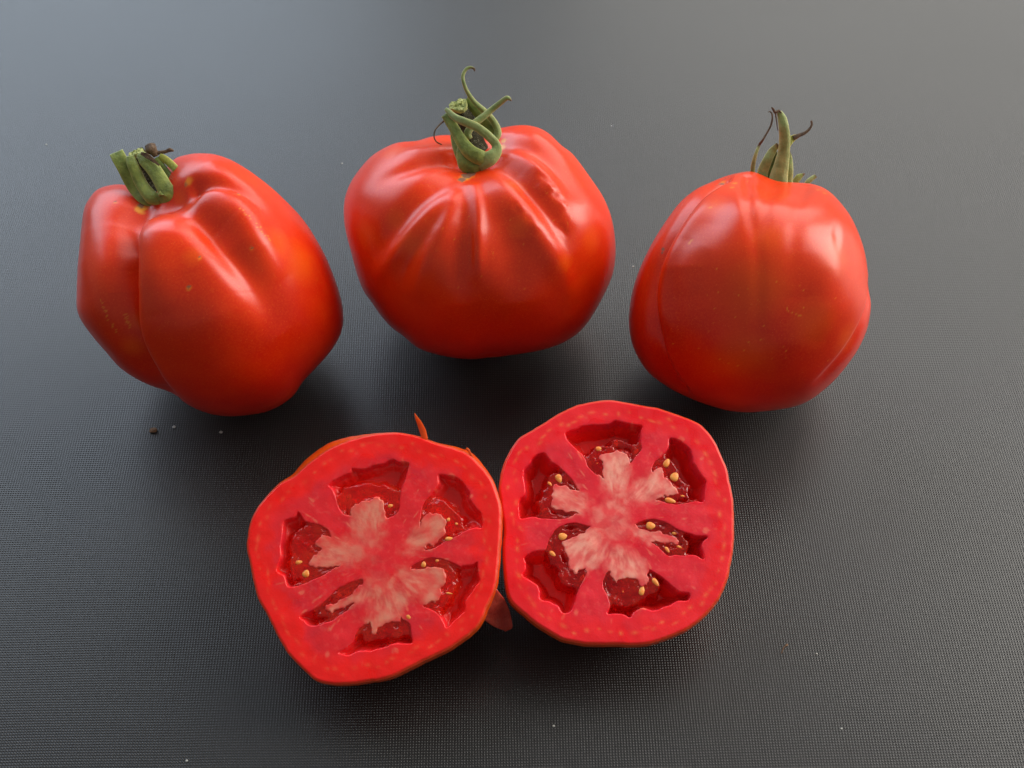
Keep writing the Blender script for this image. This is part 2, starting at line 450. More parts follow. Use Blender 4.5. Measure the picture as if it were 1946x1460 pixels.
# ---- stems and sepals
def tube(pts, widths, name, mat, parent, flat=.5, nseg=40, ns=20, twist=0.0, cup=0.0, rough=.0, cap=True, tipmax=1.0, ribs=0):
    """pts: world polyline base->tip; widths: full width (m) along; flat: thickness/width"""
    P = smooth_open(pts, nseg); Wd = np.interp(np.linspace(0, 1, nseg), np.linspace(0, 1, len(widths)), widths)
    T = np.gradient(P, axis=0); T /= np.linalg.norm(T, axis=1)[:, None]
    V = []; along = []; rim = []
    for i in range(nseg):
        view = CAM-P[i]; view /= np.linalg.norm(view)
        sd = np.cross(T[i], view); sd /= np.linalg.norm(sd)+1e-9; nm = np.cross(sd, T[i])
        tw = twist*i/nseg; sd, nm = sd*math.cos(tw)+nm*math.sin(tw), nm*math.cos(tw)-sd*math.sin(tw)
        for j in range(ns):
            an = 2*math.pi*j/ns; c, sn = math.cos(an), math.sin(an)
            r = Wd[i]/2*(1+rough*(random.random()-.5))
            # a keel down the middle and turned-up rims
            hgt = flat*sn*(1-.35*abs(c))*(1+ribs*math.cos(an*6)) + cup*(c*c)
            V.append(P[i]+sd*c*r+nm*hgt*r); along.append(i/(nseg-1)); rim.append(abs(c)**6)
    F = []
    for i in range(nseg-1):
        for j in range(ns):
            a, b = i*ns+j, i*ns+(j+1) % ns; F.append((a, b, b+ns, a+ns))
    if cap: F.append(tuple(range(ns))[::-1]); F.append(tuple((nseg-1)*ns+j for j in range(ns)))
    o = mesh_obj(name, V, F, mat, parent, col={'along': np.array(along)*tipmax, 'rim': np.array(rim), 'orange': np.full(len(V), .95)})
    return o
def sepal_px(zm, pts, widths, Zb, offs, scale, name, mat, parent, **kw):
    """pts base->tip in crop pixels; offs: mm towards the camera at each point; widths in crop pixels"""
    q = zm(pts); offs = np.interp(np.linspace(0, 1, len(q)), np.linspace(0, 1, len(offs)), offs)
    P = at(q[:, 0], q[:, 1], Zb-offs/1000)
    return tube(P, np.array(widths)/scale*Zb/FPX*(1.13 if 'sepal' in name else 1), name, mat, parent, **kw)
def hairs(parent, pts, n, spread, length, mat, name='hairs'):
    """fine pale hairs on the stem, one mesh"""
    V = []; F = []
    for k in range(n):
        i = rng.integers(len(pts)); p = pts[i]+rng.normal(0, spread, 3)
        d = rng.normal(0, 1, 3); d /= np.linalg.norm(d); v = CAM-p; v /= np.linalg.norm(v)
        d = d-v*(d@v)*.7; sd = np.cross(d, v); sd /= np.linalg.norm(sd)+1e-9; wv = 0.00003
        q = p+d*length*rng.uniform(.5, 1.2)
        b = len(V); V += [p-sd*wv, p+sd*wv, q]; F.append((b, b+1, b+2))
    return tag(mesh_obj(name, V, F, mat, parent, smooth=False), kind='stuff')
M_hair = mat_plain('pale_hairs', [(.3, (.35, .36, .25)), (.7, (.55, .55, .42))], 300, .6, 0)

def cut_disc(zm, c, wpx, scale, Z, nrm, name, parent, aspect=1.0):
    q = zm([c]); P0 = at(q[:, 0], q[:, 1], Z)[0]; n = np.array(nrm, float); n /= np.linalg.norm(n)
    u = np.cross(n, [0.2, 1, 0]); u /= np.linalg.norm(u); v = np.cross(n, u); r = wpx/scale*Z/FPX/2
    V = []; F = []; NA, NR = 28, 5
    jag = [1+.10*math.sin(3*t*.2244+1)+random.uniform(-.05, .05) for t in range(NA)]
    for k in range(NR+2):
        f = min(k+1, NR)/NR
        for j in range(NA):
            t = 2*math.pi*j/NA; hgt = (.12*random.uniform(-1, 1) if k < NR else -.45)*r
            V.append(P0+(u*math.cos(t)+v*math.sin(t)*aspect)*r*f*(jag[j] if k >= NR-2 else 1)+n*hgt)
    V.append(P0)
    for k in range(NR+1):
        for j in range(NA): F.append((k*NA+j, k*NA+(j+1) % NA, (k+1)*NA+(j+1) % NA, (k+1)*NA+j))
    for j in range(NA): F.append((len(V)-1, (j+1) % NA, j))
    return mesh_obj(name, V, F, M_cut, parent, smooth=False)

# ================================================================== tomato 1 (left)
z1 = Zm(120, 240, 2.518)
out1 = z1([(520,170),(570,145),(640,135),(720,138),(800,160),(880,200),(950,250),(1020,310),(1090,380),(1150,450),(1200,520),(1245,600),(1285,690),(1315,780),(1335,870),(1337,950),(1315,1020),(1270,1090),(1210,1160),(1150,1225),(1105,1290),(1040,1340),(960,1372),(850,1388),(740,1385),(640,1355),(560,1310),(500,1282),(420,1255),(340,1210),(260,1150),(200,1080),(140,1010),(90,940),(65,880),(62,800),(68,680),(78,580),(90,470),(100,400),(125,345),(170,300),(230,283),(300,282),(350,300),(420,300),(480,230)])
t1 = Tomato(out1, (400, 548), (-.36, .12, .92), (.98, 1.0, 2.5, .10), 0)
t1.begin()
G = t1.groove
G(z1([(400,370),(330,440),(308,520),(315,620),(318,740),(303,850),(300,930),(320,1010),(355,1090),(405,1160),(460,1230),(510,1280)]), [-2.5, -6.5, -9.0, -8.2, -6.4, -4.8, -2.5], 2.6, 7.5)
G(z1([(330,430),(308,520),(315,620),(312,740),(300,850),(300,930),(320,1010),(355,1090),(405,1160)]), [0, -1.6, -2.0, -1.8, -1.6, -1.2, -.4], 1.3, 1.8)
G(z1([(290,430),(278,530),(280,650),(290,780)]), [-1.0, -3, -3.4, -1], 5.5, 5.5)
G(z1([(130,380),(110,520),(105,660),(120,800)]), [0, .7, .7, 0], 5, 5)
G(z1([(480,420),(430,520),(420,700),(470,900)]), [0, 2.0, 1.6, 0], 8, 8)
G(z1([(520,350),(640,430),(740,540),(840,660),(930,780),(1000,900),(1040,1000)]), [-1.5, -4.2, -4.2, -3.4, -2.2, -1.0, 0], 6.0, 4.4)
G(z1([(640,360),(760,450),(840,560)]), [0, -1.6, 0], 7, 6)
G(z1([(620,270),(720,262),(820,290),(900,350),(960,430)]), [-3.0, -2.6, -1.6, -.7, 0], 3.0, 3.0)
G(z1([(700,320),(850,420),(950,580),(1050,740)]), [0, 1.9, 1.6, 0], 5, 5)
G(z1([(560,150),(700,190),(850,260)]), [0, 1.2, 0], 6, 6)
G(z1([(430,400),(520,345),(600,300)]), [-2.2, -2.8, -2.2], 4.5, 4.5)
G(z1([(640,700),(740,900),(820,1100)]), [0, .9, 0], 8, 8)
t1.end(); t1.front()
t1.at = {k: np.zeros(len(t1.P)) for k in ('orange', 'cork', 'yellow')}
t1.at['orange'] += 0.34*sstep(-.45, .75, ((t1.P-t1.C)@t1.axis)/np.linalg.norm(t1.P-t1.C, axis=1)+.5*(vnoise(t1.P, 60, 9, 3)-.5))
q = vnoise(t1.P, 42, 8, 2)
for p, r in (((1130,640), 13), ((360,930), 7), ((1040,560), 10), ((620,620), 6), ((560,340), 5), ((330,1050), 7)):
    t1.add_blob('orange', z1([p])[0], r, .95, .3, .9)
t1.add_blob('yellow', z1([(375,395)])[0], 2.6, .7, .6, .9); t1.add_blob('yellow', z1([(600,268)])[0], 1.8, .8, .6, .7)
t1.add_blob('cork', z1([(372,378)])[0], 1.3, .4, .6, .9); t1.add_blob('cork', z1([(588,278)])[0], .7, .6, .6, .6)
for p, r in (((602,768), .6), ((652,626), .4), ((902,581), .4), ((836,322), .4), ((250,360), .3)):
    t1.add_blob('cork', z1([p])[0], r, .5, .5, .95)
    t1.add_blob('yellow', z1([(p[0]+1, p[1]+6)])[0], r*1.8, .7, .5, .45)
for k, poly in enumerate(([(180,830),(200,880),(225,930),(262,985)], [(850,400),(900,440),(950,500),(990,550)], [(300,900),(305,930),(320,960)])):
    for p in smooth_open(poly, 16):
        t1.add_blob('yellow', z1([p+rng.normal(0, 5, 2)])[0], .33, .6, .6, .55)
T1 = thing('whole_tomato', (t1.C[0], t1.C[1], 0), 'whole red tomato left of the others, deep fold down its left side, stubby green stem', 'tomato', 'whole ribbed red tomatoes')
Msk = mat_skin('tomato_skin', 0, .55)
mesh_obj('fruit', t1.P, QUADS, Msk, T1, col=t1.at)
zs1 = Zm(200, 250, 9.122); sc = 9.122
b0, n0, _ = t1.pick([zs1([(1000,1100)])[0]]); Zb1 = (b0[0]-CAM)@FWD
Zq = Zb1+0.004
sepal_px(zs1, [(1010,1130),(900,900),(760,650),(640,470),(540,350)], [560,400,330,290,250], Zq+.003, [0,0,0,2], sc, 'stem', M_fuzz, T1, flat=.9)
cut_disc(zs1, (530,352), 260, sc, Zq-.0015, (-.35,.25,.9), 'stem_cut', T1, .9)
sepal_px(zs1, [(980,1150),(800,1190),(680,1130),(560,1010),(450,850),(340,640),(250,480),(195,372)], [140,200,240,240,230,220,220,210], Zq, [2,2.5,2,1,1,1.5,1.5,1], sc, 'sepal', M_green, T1, tipmax=.7, ribs=.15, flat=.35, cup=.25)
sepal_px(zs1, [(960,1190),(820,1150),(700,1020),(600,860),(530,700),(470,560),(430,430)], [150,220,190,180,175,165,130], Zq, [4.5,4.5,4,3.5,3.5,3.5,3], sc, 'sepal', M_green, T1, tipmax=.7, ribs=.12, flat=.5, cup=.1)
sepal_px(zs1, [(900,1190),(1090,1130),(1020,960),(920,780),(810,620),(700,500),(600,390)], [200,300,240,225,220,215,130], Zq, [4,5,5,4.5,4,3.5,3], sc, 'sepal', M_green, T1, tipmax=.7, ribs=.12, flat=.45, cup=.1)
sepal_px(zs1, [(1130,1110),(1210,1030),(1180,880),(1080,730),(970,590),(880,460)], [150,150,130,110,110,90], Zq, [1.5,2,1.5,1,1,1], sc, 'sepal', M_dark, T1, tipmax=.7, ribs=.12, flat=.4)
sepal_px(zs1, [(1220,1080),(1330,1000),(1340,860),(1260,700),(1130,560),(1020,470),(940,425)], [110,120,120,120,120,110,90], Zq, [2,2,1.5,1.5,1,1,1], sc, 'sepal', M_yell, T1, tipmax=.7, ribs=.12, flat=.45, cup=.1)
sepal_px(zs1, [(940,590),(830,500),(720,420),(620,380)], [20,60,75,40], Zq, [5.2,5,4.8,4.5], sc, 'dried_sepal_tip', M_brown, T1, flat=.3, cup=.3, rough=.3)
sepal_px(zs1, [(880,430),(850,370),(800,310),(775,235)], [90,150,190,180], Zq, [1,1,1,0], sc, 'dried_stub', M_brown, T1, flat=.6, rough=.22, nseg=12, ns=10)
sepal_px(zs1, [(860,375),(960,365),(1060,345),(1120,322),(1185,338)], [60,60,55,70,30], Zq, [1,1,1,1,1], sc, 'dried_twig', M_brown, T1, flat=.5, rough=.3)
hp = at(*(zs1([(600,500),(700,700),(800,900),(850,1000),(1150,750)]).T), Zq-.004)
hairs(T1, hp, 130, .0012, .0011, M_hair)

# ================================================================== tomato 2 (middle)
z2 = Zm(630, 110, 2.475)
out2 = z2([(700,345),(795,330),(860,318),(920,316),(980,330),(1030,360),(1080,410),(1130,450),(1180,510),(1230,580),(1280,660),(1315,750),(1332,840),(1335,930),(1325,1010),(1300,1080),(1260,1160),(1210,1240),(1160,1295),(1090,1338),(1000,1370),(900,1390),(800,1405),(740,1410),(660,1418),(560,1410),(470,1390),(400,1360),(340,1310),(280,1265),(230,1210),(190,1150),(150,1090),(115,1000),(90,910),(65,820),(55,740),(60,660),(85,590),(125,530),(180,470),(240,430),(310,400),(400,388),(460,370),(520,362),(580,362)])
t2 = Tomato(out2, (910, 452), (-.03, .02, 1), (.90, 1.0, 2.6, .12), 0)
t2.begin(); t2.gs = .72; G = t2.groove
G(z2([(580,480),(470,490),(370,515),(280,555),(200,590)]), [-1.6, -2.6, -2.4, -1.2, 0], 3.6, 3.0)
G(z2([(590,440),(500,430),(400,440),(300,450)]), [0, 1.2, 1.2, 0], 3.5, 3.5)
G(z2([(600,560),(500,610),(400,690),(310,790),(235,900),(200,960)]), [-1.8, -3.2, -3.2, -2.4, -1.0, 0], 5.2, 4.2)
G(z2([(560,620),(450,720),(350,850),(260,970),(190,1060)]), [.4, 1.6, 1.8, 1.4, 0], 3.0, 3.0)
G(z2([(560,670),(480,770),(400,880),(340,990),(310,1080)]), [0, -1.2, -1.5, -1.2, 0], 2.6, 2.6)
G(z2([(580,690),(520,820),(460,950),(410,1080),(390,1150)]), [.4, 1.3, 1.6, 1.1, 0], 3.2, 3.2)
G(z2([(640,620),(620,760),(600,900),(600,1040),(620,1160)]), [-1.0, -2.6, -2.8, -2.0, 0], 4.6, 3.2)
G(z2([(665,600),(690,700),(690,820),(690,950),(675,1080)]), [1.2, 1.7, 1.9, 1.4, 0], 1.9, 2.4)
G(z2([(648,760),(656,860),(655,950),(655,1030)]), [0, -.8, -.9, 0], .8, .8)
G(z2([(720,640),(780,760),(830,900),(870,1040),(880,1150)]), [-.5, -2.2, -2.8, -2.0, 0], 6.5, 6.0)
G(z2([(760,590),(860,680),(950,800),(1040,930),(1110,1060),(1140,1160)]), [.5, 1.9, 2.2, 2.0, 1.3, 0], 3.8, 4.2)
G(z2([(780,500),(860,540),(930,620),(1000,710),(1070,810),(1130,930)]), [-1.2, -3.0, -3.6, -3.0, -2.0, 0], 4.5, 3.2)
G(z2([(870,450),(950,510),(1030,620),(1080,720),(1130,820)]), [.5, 1.8, 2.0, 1.6, 0], 3.4, 3.4)
G(z2([(800,400),(900,420),(1000,480),(1100,580),(1180,700)]), [-1.4, -1.8, -1.6, -1.0, 0], 3.8, 3.8)
G(z2([(880,350),(960,370),(1050,430),(1130,520)]), [0, 1.1, 1.0, 0], 4.2, 4.2)
G(z2([(590,500),(690,520),(770,450),(790,380)]), [-1.3, -.8, -1.2, -1.6], 3.2, 3.2)
G(z2([(740,1400),(738,1340),(735,1280)]), [-1.0, -.5, 0], 3, 3)
for p, a_, r in (((985,560), -.7, .9), ((1005,590), .5, .8), ((1040,640), -.8, .9), ((1060,670), .5, .7), ((975,600), .5, .6), ((1030,600), -.5, .6), ((880,710), .5, .9), ((905,735), -.5, 1.1), ((860,700), -.4, .7), ((930,770), .4, .9), ((1080,790), -.5, .9), ((960,520), .4, .7)):
    G(z2([p, (p[0]+25, p[1]+32)]), [a_*1.05, a_*1.05], r*1.1, r)
t2.end(); t2.front()
t2.at = {k: np.zeros(len(t2.P)) for k in ('orange', 'cork', 'yellow')}
t2.at['orange'] += 0.36*sstep(-.45, .75, ((t2.P-t2.C)@t2.axis)/np.linalg.norm(t2.P-t2.C, axis=1)+.5*(vnoise(t2.P, 60, 9, 3)-.5))
for p, r in (((160,830), 10), ((380,880), 9), ((300,760), 7), ((1220,850), 9), ((860,600), 8), ((300,440), 9), ((880,800), 7), ((1100,960), 6)):
    t2.add_blob('orange', z2([p])[0], r, .95, .3, .8)
for p, r in (((628,565), 2.6), ((800,420), 2.0), ((785,460), 1.6), ((810,390), 1.5)): t2.add_blob('yellow', z2([p])[0], r, .7, .6, .85)
for p, r in (((635,556), 1.9), ((655,545), 1.6), ((615,572), 1.4)): t2.add_blob('cork', z2([p])[0], r, .3, .5, .95)
for k in range(34):
    p = (rng.uniform(520, 1150), rng.uniform(600, 1150)); t2.add_blob('yellow', z2([p])[0], rng.uniform(.12, .24), .5, .3, .3)
T2 = thing('whole_tomato', (t2.C[0], t2.C[1], 0), 'broad red tomato in the middle with many radiating ribs and curling green sepals', 'tomato', 'whole ribbed red tomatoes')
mesh_obj('fruit', t2.P, QUADS, Msk, T2, col=t2.at)
zs2 = Zm(800, 110, 5.84); sc = 5.84
b0, n0, _ = t2.pick([zs2([(620,1150)])[0]]); Zb = (b0[0]-CAM)@FWD; Zq = Zb+.002
sepal_px(zs2, [(640,1130),(590,980),(540,830),(480,680),(425,545)], [330,270,230,215,205], Zq+.003, [0,1,2,3,3], sc, 'stem', M_fuzz, T2, flat=.9)
cut_disc(zs2, (418,520), 205, sc, Zq-.004, (-.22,-.05,.95), 'stem_cut', T2, .9)
sepal_px(zs2, [(800,900),(770,800),(690,690),(600,560),(545,500),(500,470)], [90,110,120,125,130,130], Zq, [-1,-1,0,1,1,1], sc, 'stem_stub', M_green, T2, tipmax=.7, ribs=.15, flat=.4, rough=.06)
sepal_px(zs2, [(800,930),(852,850),(835,760),(770,660),(690,580),(590,490),(515,380),(475,280),(465,200),(500,128),(550,106),(590,122),(592,150)], [70,75,70,62,58,48,40,34,34,32,26,22,10], Zq, [0,0,0,1,3,5,7,8,8,8,8,8,8], sc, 'sepal', M_pale, T2, flat=.55)
sepal_px(zs2, [(540,900),(520,830),(590,735),(690,655),(780,580),(880,500),(950,448),(985,460),(1000,482)], [60,75,72,66,60,52,46,30,10], Zq, [4,5,5,5,5,6,7,7,7], sc, 'sepal', M_pale, T2, flat=.6)
sepal_px(zs2, [(640,1190),(760,1120),(835,1040),(830,960),(770,890),(690,820),(590,755),(480,710),(380,665),(310,600),(272,565)], [130,150,110,85,85,85,82,80,70,55,30], Zq, [5,6,6,6,6.5,7,7,7,6,5,4.5], sc, 'sepal', M_pale, T2, tipmax=.85, ribs=.15, flat=.5, cup=.12)
sepal_px(zs2, [(740,1130),(640,1100),(540,1040),(460,940),(400,840),(340,740),(265,630)], [130,150,140,120,105,100,80], Zq, [5,6.5,6.5,6,5.5,5,4.5], sc, 'sepal', M_green, T2, tipmax=.75, ribs=.15, flat=.5, cup=.12)
sepal_px(zs2, [(470,1160),(415,1060),(375,960),(352,870),(345,820)], [110,80,60,45,30], Zq, [4,4,3.5,3,3], sc, 'sepal', M_green, T2, flat=.5)
sepal_px(zs2, [(560,1215),(500,1170),(460,1080),(450,1000),(470,940)], [170,170,120,80,40], Zq, [4.5,5,5,5,5], sc, 'sepal', M_green, T2, flat=.5)
sepal_px(zs2, [(700,1150),(600,1200),(520,1200),(470,1150)], [150,150,130,90], Zq, [4,5,5,4.5], sc, 'calyx_base', M_green, T2, flat=.6)
sepal_px(zs2, [(270,690),(210,740),(160,800),(145,870),(170,930),(230,965)], [22,17,15,14,14,12], Zq, [4,5,6,6,6,6], sc, 'dried_tendril', M_brown, T2, flat=.8)
hp = at(*(zs2([(600,900),(640,950),(690,1000),(500,650),(480,600),(460,220),(420,800),(720,1020)]).T), Zq-.004)
hairs(T2, hp, 150, .0012, .0010, M_hair)

# ================================================================== tomato 3 (right)
z3 = Zm(1170, 190, 2.394)
out3 = z3([(580,325),(630,325),(680,345),(740,366),(800,372),(860,375),(920,385),(970,410),(1020,460),(1070,530),(1105,610),(1130,690),(1146,780),(1153,860),(1160,930),(1150,1010),(1130,1080),(1090,1160),(1030,1240),(960,1310),(880,1370),(800,1400),(700,1415),(600,1420),(500,1408),(400,1380),(310,1345),(230,1305),(150,1245),(100,1170),(70,1090),(60,1000),(70,900),(95,810),(130,720),(170,640),(220,560),(290,470),(360,410),(430,375),(500,345)])
t3 = Tomato(out3, (1422, 560), (.14, .45, .88), (.98, 1.0, 2.55, .08), 0)
t3.begin(); G = t3.groove
G(z3([(500,365),(410,430),(330,520),(262,610),(215,710),(183,800),(170,890),(178,990),(203,1100),(245,1220),(305,1310)]), [-1.5, -2.6, -3.6, -3.6, -3.2, -2.4, -1.6], 0.9, 5.0)
G(z3([(500,365),(410,430),(330,520),(262,610),(215,710),(183,800),(170,890),(178,990),(203,1100),(245,1220),(305,1310)]), [-1.4, -3, -4.4, -4.8, -4.4, -3.4, -1.6], 1.3, 1.0)
G(z3([(440,440),(355,540),(300,620),(255,720),(225,810),(212,900),(220,990),(245,1090)]), [0, .9, 1.2, 1.3, 1.2, 1.0, 0], 3.2, 2.2)
G(z3([(1155,840),(1140,940),(1100,1050),(1040,1145),(965,1230),(890,1300)]), [-1.2, -1.5, -1.2, -.9, -.6, 0], 3.2, 1.3)
G(z3([(598,345),(600,430),(612,530),(645,650),(650,800),(645,1000),(640,1150)]), [-.8, -.9, -.7, -.5, -.35, -.3, 0], 2.0, 2.0)
G(z3([(720,375),(692,450),(675,540),(655,640)]), [-.7, -.7, -.5, 0], 2.0, 2.0)
G(z3([(870,385),(835,470),(812,560),(800,700),(800,850)]), [-.6, -.7, -.5, -.2, 0], 2.4, 2.4)
G(z3([(950,600),(980,760),(970,950),(920,1100)]), [0, .7, .8, 0], 7, 7)
G(z3([(820,700),(830,900),(800,1100)]), [0, -.7, 0], 7, 7)
G(z3([(560,345),(500,450),(440,560),(380,650)]), [0, -.8, -.9, 0], 5, 5)
G(z3([(1010,540),(1005,620),(1000,700)]), [0, -.35, 0], 1.6, 1.6)
G(z3([(330,640),(300,760),(310,900)]), [0, 1.2, 0], 6, 6)
t3.end(); t3.front()
t3.at = {k: np.zeros(len(t3.P)) for k in ('orange', 'cork', 'yellow')}
t3.at['orange'] += 0.42*sstep(-.45, .75, ((t3.P-t3.C)@t3.axis)/np.linalg.norm(t3.P-t3.C, axis=1)+.5*(vnoise(t3.P, 60, 9, 3)-.5))
for p, r in (((640,850), 20), ((900,1000), 14), ((1000,700), 14), ((450,480), 10), ((700,620), 12), ((600,1150), 14), ((960,420), 8), ((1050,1080), 9)):  # orange skin patches, also brightening the front that the windows leave dim
    t3.add_blob('orange', z3([p])[0], r, .98, .25, .8)
for p, r in (((335,650), .8), ((345,640), .7), ((355,548), .7), ((540,380), 1.0), ((530,400), .9), ((490,375), 1.2), ((920,410), .9), ((950,425), .8), ((600,372), .5), ((425,490), .6)):
    t3.add_blob('yellow', z3([p])[0], r, .7, .9, .5)
t3.add_blob('cork', z3([(485,382)])[0], .9, .4, .6, .9); t3.add_blob('cork', z3([(216,680)])[0], .8, .5, .9, .95); t3.add_blob('cork', z3([(213,695)])[0], .6, .5, .9, .95)
for p in smooth_open([(430,440),(470,380),(520,350),(575,328)], 20): t3.add_blob('cork', z3([p])[0], .35, .6, .8, .6)
for p in smooth_open([(742,922),(780,955),(820,975),(850,985)], 16): t3.add_blob('yellow', z3([p])[0], .17, .5, .3, .5)
for k in range(44):
    p = (rng.uniform(250, 1000), rng.uniform(760, 1250)); t3.add_blob('yellow', z3([p])[0], rng.uniform(.12, .24), .5, .3, .6)
T3 = thing('whole_tomato', (t3.C[0], t3.C[1], 0), 'smooth egg-shaped red tomato on the right, stem pointing away, bright window glare on its shoulder', 'tomato', 'whole ribbed red tomatoes')
mesh_obj('fruit', t3.P, QUADS, Msk, T3, col=t3.at)
zs3 = Zm(1400, 190, 8.11); sc = 8.11
b0, n0, _ = t3.pick([zs3([(640,1270)])[0]]); Zq = (b0[0]-CAM)@FWD+.004
sepal_px(zs3, [(640,1500),(640,1250),(690,1000),(725,800),(740,600),(725,420),(700,290),(655,185)], [230,260,200,160,150,135,120,70], Zq, [0,0,1,2,3,4,4,4], sc, 'sepal', M_pale, T3, tipmax=.85, ribs=.15, flat=.6, cup=.1)
sepal_px(zs3, [(420,1500),(400,1300),(400,1120),(470,940),(545,800),(640,680)], [130,150,150,130,110,60], Zq+.001, [0,0,0,1,1,2], sc, 'sepal', M_pale, T3, flat=.4, cup=.1)
sepal_px(zs3, [(520,1450),(500,1180),(560,980),(620,800)], [170,200,170,90], Zq+.0015, [0,0,0,1], sc, 'sepal', M_dark, T3, flat=.4)
sepal_px(zs3, [(780,1500),(800,1250),(815,1080),(810,900),(780,740)], [110,110,100,80,40], Zq, [-.5,-.5,0,0,1], sc, 'sepal', M_pale, T3, flat=.45)
sepal_px(zs3, [(730,1500),(740,1250),(770,1050),(775,920)], [130,120,90,50], Zq+.002, [0,0,0,0], sc, 'sepal', M_dark, T3, flat=.4)
sepal_px(zs3, [(740,760),(800,650),(870,590),(950,555)], [100,110,85,55], Zq, [0,0,0,0], sc, 'sepal', M_yell, T3, flat=.35, cup=.2)
sepal_px(zs3, [(870,590),(960,548),(1050,510),(1120,450),(1155,385),(1150,318)], [70,52,42,34,30,26], Zq, [.3,.3,0,0,0,0], sc, 'dried_sepal_tip', M_brown, T3, flat=.5)
sepal_px(zs3, [(260,1400),(245,1150),(258,980),(300,820),(350,690)], [70,66,56,44,40], Zq, [0,0,1,2,2], sc, 'sepal', M_pale, T3, flat=.5)
sepal_px(zs3, [(350,690),(400,620),(460,520),(520,410),(548,300),(545,220),(515,182),(482,190)], [38,30,26,26,24,20,16,8], Zq, [2,3,3,3,3,3,3,3], sc, 'dried_sepal_tip', M_brown, T3, flat=.6)
sepal_px(zs3, [(690,205),(650,165),(610,190),(590,190),(560,140),(535,115)], [24,28,36,40,30,18], Zq, [4.5,4.5,4.5,4,4,4], sc, 'dried_sepal_tip', M_brown, T3, flat=.7, rough=.2)
sepal_px(zs3, [(595,205),(615,330),(625,420),(640,480)], [22,16,16,10], Zq, [4.4,4.2,4,4], sc, 'dried_edge', M_brown, T3, flat=.6)
sepal_px(zs3, [(860,1380),(900,1270),(960,1190),(1050,1135)], [60,90,90,16], Zq+.006, [0,0,0,0], sc, 'sepal', M_green, T3, flat=.3)
sepal_px(zs3, [(1040,1380),(1090,1275),(1150,1220),(1220,1170)], [70,70,66,52], Zq+.006, [0,0,0,0], sc, 'sepal', M_pale, T3, flat=.5)
hairs(T3, at(*(zs3([(860,1000),(700,400),(260,1000)]).T), Zq-.003), 50, .0008, .0008, M_hair)

